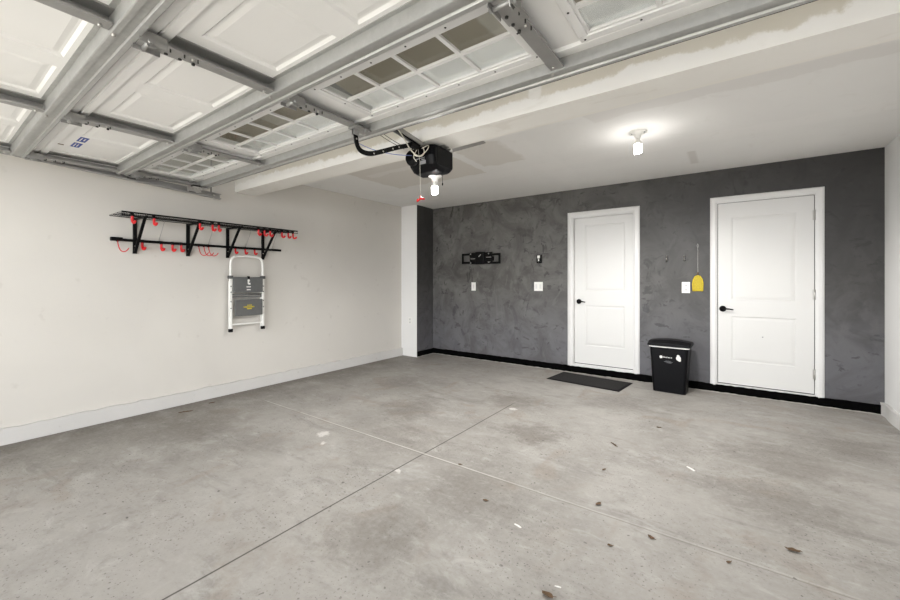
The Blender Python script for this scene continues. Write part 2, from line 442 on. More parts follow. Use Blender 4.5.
# recess behind each leaf is hollowed visually by the jamb; the back wall is cut with a boolean-free layout
def interior_door(name, x0, x1, z0, ztop, w, leafy, label, hinges=None, pans=None, jamb=True):
    d = thing(name, ((x0+x1)/2, YB, z0), label, 'door', None, 'structure')
    part(casing(x0, x1, z0, ztop, w, YB, .022), 'door_casing', M['white'], d)
    return d
wb = bpy.data.objects['wall_back']
# rebuild the back wall with two door openings
bpy.data.objects.remove(wb)
D1 = (-1.87, -.947, .09, 2.222, .072); D2 = (-.205, .758, .085, 2.225, .066)
o1 = (D1[0]+.064, D1[1]-.064, D1[3]-.064); o2 = (D2[0]+.058, D2[1]-.058, D2[3]-.058)
w = MB()
w.box(XL, o1[0], YB, YB+T, 0, ZC+.1).box(o1[1], o2[0], YB, YB+T, 0, ZC+.1).box(o2[1], XR, YB, YB+T, 0, ZC+.1)
w.box(o1[0], o1[1], YB, YB+T, o1[2], ZC+.1).box(o2[0], o2[1], YB, YB+T, o2[2], ZC+.1)
w.box(o1[0], o1[1], YB, YB+T, 0, D1[2]).box(o2[0], o2[1], YB, YB+T, 0, D2[2])
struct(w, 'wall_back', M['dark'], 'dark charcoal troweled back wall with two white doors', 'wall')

d1 = interior_door('door_1', *D1, None, 'white two-panel door nearer the television bracket, mat before it')
part(MB().box(o1[0], o1[0]+.015, YB, YB+T, D1[2], o1[2]).box(o1[1]-.015, o1[1], YB, YB+T, D1[2], o1[2]).box(o1[0]+.015, o1[1]-.015, YB, YB+T, o1[2]-.015, o1[2]), 'door_jamb', M['white'], d1)
part(MB().box(o1[0]+.015, o1[1]-.015, YB-.012, YB+T, D1[2], D1[2]+.022).box(o1[0]+.015, o1[1]-.015, YB+.04, YB+.07, D1[2]+.022, D1[2]+.032), 'threshold', M['white'], d1)
mb = MB(); panel_door(mb, o1[0]+.018, o1[1]-.018, D1[2]+.04, o1[2]-.018, YB+.055, [(-1.645, -1.135, 1.135, 2.04), (-1.645, -1.135, .38, .935)])
part(mb, 'door_leaf', M['door'], d1)
part(MB().box(o1[0]+.018, o1[1]-.018, YB+.05, YB+.1, D1[2]+.032, D1[2]+.04), 'door_sweep', M['darkmetal'], d1)
lever(d1, -1.73, .985, YB+.055, 1)
d2 = interior_door('door_2', *D2, None, 'white two-panel door at right with three hinges on its right edge')
part(MB().box(o2[0], o2[0]+.012, YB, YB+T, D2[2], o2[2]).box(o2[1]-.012, o2[1], YB, YB+T, D2[2], o2[2]).box(o2[0]+.012, o2[1]-.012, YB, YB+T, o2[2]-.012, o2[2]), 'door_jamb', M['white'], d2)
part(MB().box(o2[0]+.012, o2[1]-.012, YB-.014, YB+T, D2[2], D2[2]+.018), 'threshold', M['white'], d2)
mb = MB(); panel_door(mb, o2[0]+.018, o2[1]-.019, D2[2]+.03, o2[2]-.019, YB+.004, [(-.005, .545, 1.06, 1.985), (-.005, .545, .37, .875)])
part(mb, 'door_leaf', M['door'], d2)
part(MB().box(o2[0]+.0125, o2[0]+.0175, YB+.014, YB+.04, D2[2]+.02, o2[2]-.014).box(o2[1]-.0185, o2[1]-.0125, YB+.014, YB+.04, D2[2]+.02, o2[2]-.014).box(o2[0]+.018, o2[1]-.018, YB+.014, YB+.04, o2[2]-.0175, o2[2]-.0125).box(o2[0]+.018, o2[1]-.018, YB+.014, YB+.04, D2[2]+.019, D2[2]+.028), 'seal_and_joint_shade', M['darkmetal'], d2)
for z in (1.945, 1.13, .315):
    part(MB().box(o2[1]-.03, o2[1]+.004, YB-.002, YB+.003, z-.05, z+.05).tube([(o2[1]-.014, YB-.008, z-.052), (o2[1]-.014, YB-.008, z+.052)], .0075, 10), 'hinge', M['chrome'], d2)
lever(d2, -.085, .955, YB+.004, 1)
part(MB().lathe([(0, -.001), (.007, -.001), (.006, -.004), (0, -.005)], (.27, YB+.007, .66), 'y', 12), 'door_bolt', M['grille'], d2)

# ------------------------------------------------------------------ overhead garage door
XS = [-4.25, -3.07, -1.85, -.62, .60]
XE = (-4.29, .63)
g = thing('garage_door', (-1.79, .5, 2.2), 'white sectional garage door rolled up overhead with galvanised struts and a window row', 'garage door')
ZS = 2.245
J = [-.69, -.075, .54, 1.155, 1.775]
def skin_grid(mb, xs, ys, z, pans):
    V = {(i, j): mb.bm.verts.new((a, b, z)) for i, a in enumerate(xs) for j, b in enumerate(ys)}
    F = {}
    for i in range(len(xs)-1):
        for j in range(len(ys)-1):
            F[i, j] = mb.bm.faces.new((V[i, j], V[i, j+1], V[i+1, j+1], V[i+1, j]))
    for (a, b, c, d) in pans:
        f = F[xs.index(a), ys.index(c)]
        for th_, dz in ((.016, .010), (.012, 0), (.03, -.005)):
            bmesh.ops.inset_individual(mb.bm, faces=[f], thickness=th_, depth=0)
            for v in f.verts: v.co.z += dz
bolts = []
for k in range(4):
    y0, y1 = J[k]+.002, J[k+1]-.002
    if k < 3:
        mb = MB(); pans = []; xs = {XE[0], XE[1]}
        yp = (y0+.15, y0+.475)
        for c in range(4):
            m = (XS[c]+XS[c+1])/2
            for s in (-1, 1):
                a, b = m+s*.285-.22, m+s*.285+.22
                pans.append((a, b, yp[0], yp[1])); xs |= {a, b}
        ys = sorted({y0+.078, yp[0], yp[1], y1})
        skin_grid(mb, sorted(xs), ys, ZS+.012, pans)
        # rolled edge profile at the leading side of each section
        mb.prism([(y0, ZS+.035), (y0, ZS-.004), (y0+.03, ZS-.004), (y0+.034, ZS+.006), (y0+.04, ZS+.006), (y0+.044, ZS-.004), (y0+.078, ZS-.004), (y0+.082, ZS+.018), (y0+.082, ZS+.035)], 'x', *XE)
        mb.box(XE[0], XE[1], y0+.085, y1, ZS+.032, ZS+.036)
        mb.box(XE[0], XE[1], y1-.022, y1, ZS-.002, ZS+.035)
        mb.box(XE[0], XE[0]+.004, y0+.08, y1, ZS+.0, ZS+.035).box(XE[1]-.004, XE[1], y0+.08, y1, ZS, ZS+.035)
        sec = part(mb, 'door_section', M['gdoor'], g)
    else:
        mb = MB(); wy = (1.205, 1.575)
        hw = .5
        mb.box(XE[0], XE[1], y0, wy[0], ZS, ZS+.036).box(XE[0], XE[1], wy[1], y1, ZS+.002, ZS+.036)
        mb.prism([(y0+.44, ZS+.003), (y0+.448, ZS-.01), (y0+.464, ZS-.01), (y0+.47, ZS+.003)], 'x', *XE)
        prev = XE[0]
        for c in range(4):
            m = (XS[c]+XS[c+1])/2+.045
            mb.box(prev, m-hw, wy[0], wy[1], ZS, ZS+.036); prev = m+hw
        mb.box(prev, XE[1], wy[0], wy[1], ZS, ZS+.036)
        sec = part(mb, 'door_section', M['gdoor'], g, 'top section with four windows')
        for c in range(4):
            m = (XS[c]+XS[c+1])/2+.045
            fr = MB()
            X0, X1, Y0, Y1 = m-.53, m+.53, 1.178, 1.598
            fw_, th_ = .048, .014
            z0, z1 = ZS-.012, ZS+.002
            def ring(a, b, c_, d, zt, zb, wd):
                fr.box(a, b, c_, c_+wd, zb, zt, bevel=.003).box(a, b, d-wd, d, zb, zt, bevel=.003)
                fr.box(a, a+wd, c_+wd, d-wd, zb, zt, bevel=.003).box(b-wd, b, c_+wd, d-wd, zb, zt, bevel=.003)
            ring(X0, X1, Y0, Y1, z1, z0, .036)
            ring(X0+.034, X1-.034, Y0+.034, Y1-.034, ZS+.008, ZS-.005, .014)
            f = part(fr, 'window_frame', M['white'], sec)
            mu = MB(); gx0, gx1, gy0, gy1 = X0+.046, X1-.046, Y0+.046, Y1-.046
            ym = (gy0+gy1)/2
            mu.box(gx0, gx1, ym-.009, ym+.009, ZS-.006, ZS+.006)
            for q in (1, 2, 3):
                xx = gx0+(gx1-gx0)*q/4
                mu.box(xx-.009, xx+.009, gy0, ym-.009, ZS-.005, ZS+.006).box(xx-.009, xx+.009, ym+.009, gy1, ZS-.005, ZS+.006)
            part(mu, 'muntin_grid', M['white'], sec)
            part(MB().box(gx0-.01, gx1+.01, gy0-.01, gy1+.01, ZS+.012, ZS+.015), 'glass', M['glass'], sec)
            sc = MB()
            for q in range(6):
                xx = X0+.02+(X1-X0-.04)*q/5
                for yy in (Y0+.017, Y1-.017): sc.lathe([(0, z0-.002), (.0045, z0-.0015), (.0045, z0+.001)], (xx, yy, 0), 'z', 8)
            for xx in (X0+.017, X1-.017): sc.lathe([(0, z0-.002), (.0045, z0-.0015), (.0045, z0+.001)], (xx, (Y0+Y1)/2, 0), 'z', 8)
            each(sc, 'frame_screw', M['darkmetal'], sec)
    # strut: wide hat channel along the trailing edge
    ya, yb = y1-.098, y1-.02
    if k == 3: ya, yb = 1.675, 1.755
    st = MB().prism([(ya-.02, ZS+.012), (ya-.02, ZS+.009), (ya-.002, ZS+.009), (ya, ZS-.048), (ya+.004, ZS-.05), (ya+.022, ZS-.05), (ya+.026, ZS-.042), (yb-.026, ZS-.042), (yb-.022, ZS-.05), (yb-.004, ZS-.05), (yb, ZS-.047), (yb+.001, ZS+.009), (yb+.003, ZS+.012)], 'x', XE[0]-.03, XE[1]+.01)
    part(st, 'strut', M['galv'], g)
    part(MB().box(XE[0]-.01, XE[1], yb+.002, yb+.007, ZS-.046, ZS+.004) if k == 3 else MB().box(XE[0], XE[1], y1-.001, y1+.005, ZS+.0, ZS+.03), 'seal_and_joint_shade', M['matedge'], g)  # dark strips added at the joints in place of shadow; last edges the strut
    # stiles
    for i, x in enumerate(XS):
        hw = .04 if 0 < i < 4 else .05
        ys_, ye = y0+.02, ya-.003
        zt = ZS+.012
        s_ = MB().prism([(x-hw+.008, zt), (x-hw+.008, ZS-.042), (x+hw-.014, ZS-.042), (x+hw-.014, ZS-.034), (x+hw-.018, ZS-.034), (x+hw-.018, ZS-.038), (x-hw+.012, ZS-.038), (x-hw+.012, ZS+.006), (x+hw, ZS+.006), (x+hw, zt)], 'y', ys_, ye)
        part(s_, 'stile', M['galvd'] if True else M['galv'], g)
        b = MB()
        for yy in (ya+.012, ):
            for xx in (x-.03,):
                b.lathe([(0, ZS-.058), (.007, ZS-.058), (.007, ZS-.046), (.010, ZS-.046), (.010, ZS-.044)], (xx, yy, 0), 'z', 8)
        b.lathe([(0, ZS-.05), (.006, ZS-.05), (.006, ZS-.04)], (x-.012, ye-.03, 0), 'z', 8)
        b.lathe([(0, ZS-.05), (.006, ZS-.05), (.006, ZS-.04)], (x+.01, y0+.16, 0), 'z', 8)
        each(b, 'bolt', M['chrome'], g)
    # hinges across the joint behind the strut
    if k > 0:
        for i, x in enumerate(XS):
            h = MB(); yj = J[k]
            h.box(x-.04, x+.04, yj+.03, yj+.13, ZS-.047, ZS-.043)
            h.box(x-.04, x-.036, yj-.03, yj+.06, ZS-.066, ZS-.02).box(x+.036, x+.04, yj-.03, yj+.06, ZS-.066, ZS-.02)
            h.tube([(x-.05, yj+.005, ZS-.056), (x+.05, yj+.005, ZS-.056)], .009, 10)
            h.box(x-.03, x+.03, yj-.022, yj+.03, ZS-.052, ZS-.048)
            h.prism([(yj-.02, ZS-.03), (yj+.0, ZS-.075), (yj+.02, ZS-.075), (yj+.05, ZS-.045), (yj+.05, ZS-.03)], 'x', x+.028, x+.031)
            part(h, 'hinge', M['galvd'], g)
            hb = MB()
            for q in range(3):
                yy = yj+.075+q*.05
                hb.lathe([(0, ZS-.06), (.0028, ZS-.06), (.0028, ZS-.045)], (x+.026, yy, 0), 'z', 8)
                hb.lathe([(0, ZS-.052), (.007, ZS-.052), (.007, ZS-.043)], (x-.022, yy, 0), 'z', 6)
            hb.lathe([(0, x+.0305), (.008, x+.0305), (.008, x+.033)], (0, yj+.012, ZS-.056), 'x', 12)
            each(hb, 'hinge_bolt', M['darkmetal'], g)
# rollers and brackets running into the left track
def track_z(y): return 2.238-(y-.4)*(.083/1.48)       # centre line of the channel
for yj in (-.07, .545, 1.16, 1.64):
    z = track_z(yj)
    r = MB().tube([(-4.22, yj, z), (-4.352, yj, z)], .006, 8)
    part(r, 'roller_stem', M['chrome'], g)
    part(MB().lathe([(0, -4.358), (.018, -4.358), (.021, -4.348), (.018, -4.338), (0, -4.338)], (0, yj, z), 'x', 16), 'roller', M['blackplastic'], g)
    part(MB().box(-4.32, -4.22, yj-.03, yj+.05, ZS-.055, ZS-.04).box(-4.32, -4.316, yj-.03, yj+.03, z-.02, ZS-.04), 'roller_bracket', M['darkmetal'], g)
b = MB().box(-4.32, -4.18, 1.60, 1.72, ZS-.07, ZS-.066).box(-4.32, -4.316, 1.6, 1.7, track_z(1.64)-.02, ZS-.05).box(-4.27, -4.266, 1.58, 1.7, ZS-.1, ZS-.045)
for q in range(3): b.lathe([(0, ZS-.085), (.008, ZS-.085), (.008, ZS-.066)], (-4.21, 1.62+q*.035, 0), 'z', 6)
part(b, 'top_bracket', M['chrome'], g)
# label stickers
s = MB().box(-3.80, -3.58, .705, .76, ZS+.0045, ZS+.0055)
def flat_text(txt, size, loc, rot, name, mat, parent, ext=.0006):
    cu = bpy.data.curves.new(name, 'FONT'); cu.body = txt; cu.size = size; cu.extrude = ext; cu.align_x = 'CENTER'; cu.align_y = 'CENTER'
    tmp = bpy.data.objects.new('tmp', cu); col.objects.link(tmp)
    dg = bpy.context.evaluated_depsgraph_get(); me = bpy.data.meshes.new_from_object(tmp.evaluated_get(dg)); bpy.data.objects.remove(tmp)
    me.transform(Matrix.Translation(Vector(loc)-wld(parent)) @ rot)
    me.materials.clear(); me.materials.append(mat)
    o = bpy.data.objects.new(name, me); col.objects.link(o); o.parent = parent; return o
st = part(MB().box(-3.93, -3.60, .688, .742, ZS+.0105, ZS+.0125), 'sticker', M['paper'], g, 'white label with two blue blocks')
part(MB().box(-3.92, -3.79, .692, .738, ZS+.0095, ZS+.0105).box(-3.74, -3.61, .692, .738, ZS+.0095, ZS+.0105), 'sticker_print', M['blue'], st)
each(MB().box(-3.90, -3.81, .702, .708, ZS+.0088, ZS+.0095).box(-3.89, -3.82, .718, .724, ZS+.0088, ZS+.0095).box(-3.72, -3.63, .702, .708, ZS+.0088, ZS+.0095).box(-3.70, -3.64, .72, .726, ZS+.0088, ZS+.0095), 'sticker_line', M['paper'], st)
part(MB().box(-3.935, -3.915, .60, .66, ZS+.0105, ZS+.0125), 'warning_tag', M['leaf'], g, 'small brown printed strip')

# left track
tr = thing('door_track', (-4.36, 1.2, 2.17), 'galvanised channel track along the left wall carrying the garage door', 'track')
def channel(y0, y1, x):
    mb = MB(); rows = []
    pr = [(.02, .026), (-.02, .028), (-.02, -.028), (.02, -.026), (.02, -.017), (.016, -.017), (.016, -.022), (-.016, -.024), (-.016, .024), (.016, .022), (.016, .017), (.02, .017)]
    for y in (y0, y1): rows.append([mb.bm.verts.new((x+a, y, track_z(y)+b)) for a, b in pr])
    n = len(pr)
    for i in range(n): mb.bm.faces.new((rows[0][i], rows[0][(i+1) % n], rows[1][(i+1) % n], rows[1][i]))
    mb.bm.faces.new(rows[0]); mb.bm.faces.new(rows[1][::-1]); return mb
part(channel(-1.1, 1.92, -4.355), 'channel', M['galvd'], tr)
a = MB().prism([(-4.378, track_z(0)+.03), (-4.382, track_z(0)+.03), (-4.382, track_z(0)+.085), (-4.43, track_z(0)+.085), (-4.43, track_z(0)+.081), (-4.378, track_z(0)+.081)], 'y', -1.0, 1.2)
hs = MB().bar((-4.382, 1.84, track_z(1.84)-.02), (-4.382, 1.84, ZF), .03, .003, (0, 1, 0)); part(hs, 'hanger_strap', M['galvd'], tr)
part(MB().bar((-4.382, .3, track_z(.3)-.02), (-4.382, .3, ZF), .03, .003, (0, 1, 0)), 'hanger_strap', M['galvd'], tr)
part(MB().lathe([(0, -4.33), (.009, -4.33), (.009, -4.342)], (0, 1.85, track_z(1.85)), 'x', 6).lathe([(0, -.045), (.006, -.045), (.006, -.02)], (-4.345, 1.85, track_z(1.85)), 'z', 8), 'stop_bolt', M['chrome'], tr)

# ------------------------------------------------------------------ opener
OX = -1.85
op = thing('garage_door_opener', (OX, 2.22, 2.28), 'black garage door opener motor hung from the ceiling beam with a lit bulb', 'door opener')
yA, zA, yM, zM = -1.0, 2.70, 2.12, 2.232
def rz(y): return zM+(yM-y)*.14
rail = MB(); rows = []
for y in (yA, yM):
    rows.append([rail.bm.verts.new((OX+a, y, rz(y)+b)) for a, b in ((-.026, .016), (.026, .016), (.026, -.014), (.018, -.014), (.018, .008), (-.018, .008), (-.018, -.014), (-.026, -.014))])
for i in range(8): rail.bm.faces.new((rows[0][i], rows[0][(i+1) % 8], rows[1][(i+1) % 8], rows[1][i]))
rail.bm.faces.new(rows[0]); rail.bm.faces.new(rows[1][::-1])
part(rail, 'rail', M['galvd'], op)
part(MB().bar((OX, yA, rz(yA)-.004), (OX, yM, rz(yM)-.004), .012, .008), 'drive_chain', M['black'], op)
# motor housing: rounded front, flat angled back
h = MB(); prof = [(2.125, 2.225), (2.12, 2.15), (2.135, 2.085), (2.18, 2.045), (2.26, 2.035), (2.345, 2.055), (2.375, 2.08), (2.375, 2.225), (2.33, 2.235), (2.16, 2.235)]
xsn = [(-.125, .72), (-.118, .9), (-.09, 1), (.075, 1), (.105, .93), (.12, .72)]
rows = []
for dx, k in xsn:
    cy, cz = 2.25, 2.15
    rows.append([h.bm.verts.new((OX+dx, cy+(y-cy)*(.5+.5*k), cz+(z-cz)*k)) for y, z in prof])
n = len(prof)
for A, B in zip(rows, rows[1:]):
    for i in range(n):
        f = h.bm.faces.new((A[i], A[(i+1) % n], B[(i+1) % n], B[i]))
h.bm.faces.new(rows[0]); h.bm.faces.new(rows[-1][::-1])
hs_ = part(h, 'motor_housing', M['blackplastic'], op)
mv = hs_.modifiers.new('bevel', 'BEVEL'); mv.width = .008; mv.segments = 2; mv.limit_method = 'ANGLE'
part(MB().box(OX+.075, OX+.122, 2.16, 2.36, 2.085, 2.215, bevel=.008), 'side_cover', M['black'], hs_)
part(MB().lathe([(.0, -.001), (.05, 0), (.062, .02), (.055, .05), (0, .055)], (OX-.07, 2.09, 2.15), 'y', 20), 'sprocket_cover', M['black'], op)
part(MB().box(OX+.0, OX+.05, 2.118, 2.122, 2.09, 2.115).box(OX+.012, OX+.04, 2.117, 2.121, 2.12, 2.126), 'printed_label', M['grille'], op, 'small pale printed label')
part(MB().tube([(OX-.09, 2.112, 2.145), (OX-.02, 2.1, 2.125), (OX+.05, 2.108, 2.132)], .003, 6), 'trim_stripe', M['grille'], op)
part(MB().lathe([(0, 2.052), (.05, 2.05), (.054, 2.038), (.035, 2.028), (.026, 2.022), (.024, 1.998), (0, 1.998)], (OX, 2.29, 0), 'z', 24), 'lamp_socket', M['whiteplastic'], op)
def cfl(cx, cy, ztop, s=1.0):
    mb = MB(); pts = []
    for i in range(65):
        t = i/64; a = 2*PI*3.5*t
        pts.append((cx+.019*s*math.cos(a), cy+.019*s*math.sin(a), ztop-.052*s*t))
    back = [(x*1.0, y, z) for x, y, z in pts]
    mb.tube(pts, .0075*s, 8)
    pts2 = [(2*cx-x, 2*cy-y, z) for x, y, z in pts]; mb.tube(pts2, .0075*s, 8)
    return mb
def bulb_base(cx, cy, ztop, s=1.0):
    return MB().lathe([(0, ztop), (.013*s, ztop), (.014*s, ztop-.012*s), (.021*s, ztop-.02*s), (.024*s, ztop-.035*s), (.022*s, ztop-.048*s), (0, ztop-.05*s)], (cx, cy, 0), 'z', 20)
bl = part(bulb_base(OX, 2.29, 2.0, .9), 'bulb', M['whiteplastic'], op)
part(cfl(OX, 2.29, 1.958, 1.0), 'spiral_tube', M['bulb'], bl)
part(MB().tube([(OX+.045, 2.33, 2.05), (OX+.045, 2.33, 1.99)], .0015, 6).lathe([(0, 1.992), (.004, 1.99), (.005, 1.975), (0, 1.97)], (OX+.045, 2.33, 0), 'z', 10), 'antenna', M['black'], op)
op.location.y += .075; op.location.z += .033; OPS = Vector((0, .075, .033))
# angled hanging straps from the motor back up to the ceiling
def perforated(a, b, w, mat, parent, name='hanger_angle', n=9):
    a = Vector(a); b = Vector(b); d = b-a
    mb = MB().bar(a, b, w, .003, (0, 0, 1)).bar(a+Vector((w/2, 0, .012)), b+Vector((w/2, 0, .012)), .003, .026, (0, 0, 1))
    o = part(mb, name, mat, parent)
    hb = MB()
    for i in range(n):
        p = a+d*((i+.5)/n); q = d.normalized()*(d.length/n*.28)
        hb.bar(p-q+Vector((0, 0, -.002)), p+q+Vector((0, 0, -.002)), w*.3, .002)
    each(hb, 'slot', M['darkmetal'], o); return o
perforated((OX+.10, 2.44, 2.258), (OX+.0, 3.10, 2.537), .032, M['galvd'], op)
op.location -= OPS
part(MB().box(OX-.13, OX+.13, 2.24, 2.30, 2.236, 2.243).box(OX-.13, OX+.10, 2.35, 2.36, 2.238, 2.50).box(OX+.045, OX+.095, 2.255, 2.33, 2.243, 2.262), 'mounting_bracket', M['galvd'], op)
# curved black arm from the door strut to the trolley
arm_pts = [(OX, y-.075, z-.033) for y, z in ((1.585, 2.20), (1.588, 2.14), (1.60, 2.09), (1.63, 2.066), (1.70, 2.068), (1.80, 2.11), (1.95, 2.18), (2.08, 2.232))]
am = MB()
def ribbon(mb, pts, w, th):
    P = [Vector(p) for p in pts]
    for _ in range(2):
        Q = [P[0]]
        for i in range(len(P)-1): Q += [P[i]*.75+P[i+1]*.25, P[i]*.25+P[i+1]*.75]
        Q.append(P[-1]); P = Q
    rows = []
    for i, p in enumerate(P):
        d = (P[min(i+1, len(P)-1)]-P[max(i-1, 0)]).normalized(); nn = Vector((1, 0, 0)).cross(d)
        rows.append([mb.bm.verts.new(p+nn*(w/2)*sj+Vector((th/2*si, 0, 0))) for si, sj in ((-1, -1), (1, -1), (1, 1), (-1, 1))])
    for A, B in zip(rows, rows[1:]):
        for k in range(4): mb.bm.faces.new((A[k], A[(k+1) % 4], B[(k+1) % 4], B[k]))
    mb.bm.faces.new(rows[0][::-1]); mb.bm.faces.new(rows[-1]); return mb
ar = part(ribbon(am, arm_pts, .03, .006), 'door_arm', M['black'], op, 'curved black perforated arm')
hb = MB()
for y, z in ((1.517, 2.10), (1.66, 2.048), (1.74, 2.083), (1.83, 2.125), (1.89, 2.152)):
    hb.lathe([(0, OX+.0032), (.0055, OX+.0032), (.0055, OX+.005)], (0, y, z), 'x', 10)
each(hb, 'arm_bolt', M['chrome'], ar)
part(MB().box(OX-.03, OX+.045, 1.48, 1.60, 2.156, 2.164).box(OX-.012, OX-.006, 1.49, 1.53, 2.12, 2.158).box(OX+.006, OX+.012, 1.49, 1.53, 2.12, 2.158).box(OX+.03, OX+.05, 1.55, 1.57, 2.14, 2.158), 'arm_bracket', M['galvd'], op)
part(MB().box(OX-.022, OX+.022, 2.0, 2.1, 2.19, 2.22, bevel=.004), 'trolley', M['black'], op)
part(MB().tube([(OX+.01, 2.08, 2.2), (OX+.012, 2.10, 2.1), (OX+.012, 2.105, 1.855)], .0014, 6), 'release_cord', M['cream'], op)
rh = MB().lathe([(0, 1.858), (.006, 1.856), (.007, 1.838), (.004, 1.832), (0, 1.832)], (OX+.012, 2.105, 0), 'z', 12)
rh.tube([(OX-.018, 2.105, 1.818), (OX+.012, 2.105, 1.836), (OX+.05, 2.105, 1.828)], [.006, .008, .006], 8).tube([(OX-.018, 2.105, 1.818), (OX-.012, 2.105, 1.838)], .006, 8)
part(rh, 'release_handle', M['red'], op, 'red pull handle')
def cable(pts, r, mat): return part(MB().tube(pts, r, 6, 2), 'cable', mat, op)
cable([(OX+.03, 1.83, 2.27), (OX+.04, 1.9, 2.21), (OX+.02, 1.99, 2.15), (OX+.03, 2.08, 2.125), (OX+.05, 2.11, 2.16), (OX+.03, 2.115, 2.21)], .0042, M['cream'])
cable([(OX-.06, 2.11, 2.22), (OX-.04, 2.085, 2.16), (OX+.02, 2.08, 2.13), (OX+.08, 2.1, 2.17), (OX+.085, 2.12, 2.22), (OX+.02, 2.11, 2.20)], .0035, M['cream'])
cable([(OX-.03, 2.11, 2.22), (OX+.0, 2.085, 2.19), (OX-.04, 2.08, 2.145), (OX-.02, 2.1, 2.11)], .003, M['cream'])
cable([(OX-.35, 1.79, 2.24), (OX-.25, 1.9, 2.18), (OX-.12, 2.0, 2.15), (OX-.05, 2.1, 2.16)], .0028, M['bluewire'])
cable([(OX-.12, 1.8, 2.275), (OX-.08, 1.9, 2.225), (OX-.04, 2.0, 2.19)], .0018, M['black'])
cable([(OX-.15, 1.8, 2.275), (OX-.11, 1.9, 2.222), (OX-.05, 2.0, 2.18)], .0018, M['black'])
cable([(OX+.22, 2.176, 2.42), (OX+.25, 2.172, 2.39), (OX+.32, 2.17, 2.375), (OX+.29, 2.172, 2.35), (OX+.2, 2.17, 2.32), (OX+.16, 2.15, 2.28), (OX+.03, 2.12, 2.245)], .002, M['darkmetal'])

op.location += OPS
# ------------------------------------------------------------------ ceiling lamp
lx, ly = -.65, 3.64
cl = thing('ceiling_lamp', (lx, ly, ZC), 'bare lit spiral bulb in white round ceiling holder near the doors', 'lamp')
part(MB().lathe([(0, ZC), (.072, ZC), (.07, ZC-.008), (.045, ZC-.016), (.03, ZC-.024), (.024, ZC-.05), (.018, ZC-.056), (0, ZC-.056)], (lx, ly, 0), 'z', 32), 'lamp_holder', M['whiteplastic'], cl)
each(MB().lathe([(0, ZC-.017), (.008, ZC-.017), (.008, ZC-.01)], (lx+.05, ly-.01, 0), 'z', 12).lathe([(0, ZC-.019), (.005, ZC-.019), (.005, ZC-.01)], (lx-.045, ly-.02, 0), 'z', 12), 'mounting_screw', M['grille'], cl)
bb = part(bulb_base(lx, ly, ZC-.056, 1.15), 'bulb', M['whiteplastic'], cl)
part(cfl(lx, ly, ZC-.112, 1.25), 'spiral_tube', M['bulb'], bb)

# ------------------------------------------------------------------ wall rack on the left wall
WX = XL
rk = thing('wall_shelf', (WX, 1.88, 1.52), 'long black wire wall shelf on four triangular brackets with a lower hook rail', 'wall shelf')
brY = (1.258, 1.704, 2.098, 2.503)
DX0, DX1, DY0, DY1, DZ = WX+.02, -4.235, 1.07, 2.74, 1.868
for y in brY:
    mb = MB().bar((WX+.012, y, 1.528), (WX+.012, y, 1.86), .03, .018, (1, 0, 0))
    mb.bar((WX+.02, y, 1.853), (DX1-.03, y, 1.853), .024, .014)
    mb.bar((WX+.024, y, 1.548), (WX+.29, y, 1.85), .022, .016, (0, 0, 1))
    bk = part(mb, 'bracket', M['black'], rk)
    part(MB().lathe([(0, WX+.026), (.005, WX+.026), (.006, WX+.0215)], (0, y, 1.60), 'x', 8), 'screw', M['chrome'], bk)
wd = MB()
for x in (DX0, DX0+(DX1-DX0)*.33, DX0+(DX1-DX0)*.66, DX1-.004): wd.tube([(x, DY0, DZ-.004), (x, DY1, DZ-.004)], .0035, 6)
wd.tube([(DX1, DY0, DZ-.028), (DX1, DY1, DZ-.028)], .004, 6); wd.tube([(DX1, DY0, DZ+.002), (DX1, DY1, DZ+.002)], .004, 6)
n = 100
for i in range(n+1):
    y = DY0+(DY1-DY0)*i/n
    wd.tube([(DX0, y, DZ), (DX1, y, DZ), (DX1+.003, y, DZ-.004), (DX1+.003, y, DZ-.028)], .0016, 5)
part(wd, 'wire_deck', M['black'], rk)
for y in (1.45, 1.9, 2.3, 2.62):
    part(MB().tube([(WX+.004, y, 1.66), (WX+.1, y+.02, 1.86)], .0022, 6), 'support_wire', M['galvd'], rk)
part(MB().box(WX+.022, WX+.034, 1.085, 2.73, 1.637, 1.663, bevel=.003), 'hook_rail', M['black'], rk)
part(MB().box(WX+.0, WX+.05, 1.075, 1.16, 1.638, 1.672, bevel=.005), 'rail_end_cap', M['black'], rk)
part(MB().tube([(WX, 1.12, 1.65), (WX+.03, 1.12, 1.65)], .01, 8), 'rail_mount', M['black'], rk)

def hook_fat(root_only=False):
    """short black clip with a red vinyl-dipped J; local origin where it hangs"""
    r = thing('storage_hook', (0, 0, 0), 'tmp', 'hook')
    part(MB().box(-.008, .008, -.012, .012, -.03, .008, bevel=.003).box(-.02, .0, -.012, .012, .0, .009), 'hook_clip', M['black'], r)
    part(MB().tube([(.002, 0, -.022), (.002, 0, -.062), (.008, .002, -.080), (.022, .006, -.086), (.036, .010, -.080), (.042, .012, -.064)], .0115, 10, 2), 'hook_tip', M['red'], r)
    return r
def hook_thin():
    r = thing('storage_hook', (0, 0, 0), 'tmp', 'hook')
    part(MB().box(-.006, .008, -.008, .008, -.02, .012, bevel=.002), 'hook_clip', M['black'], r)
    part(MB().tube([(.004, 0, -.01), (.006, .004, -.05), (.022, .014, -.098), (.05, .03, -.115), (.08, .048, -.105), (.098, .058, -.08)], .0042, 8, 2), 'hook_tip', M['red'], r)
    return r
fat = hook_fat(); thin = hook_thin()
used = {}
def put(proto, loc, label, group, rotz=0, sc=1):
    o = proto if proto.name not in used else copy_tree(proto)
    used[proto.name] = 1
    o.location = loc; o.rotation_euler = (0, 0, rotz); o.scale = (sc, sc, sc)
    tag(o, label, 'hook', group); return o
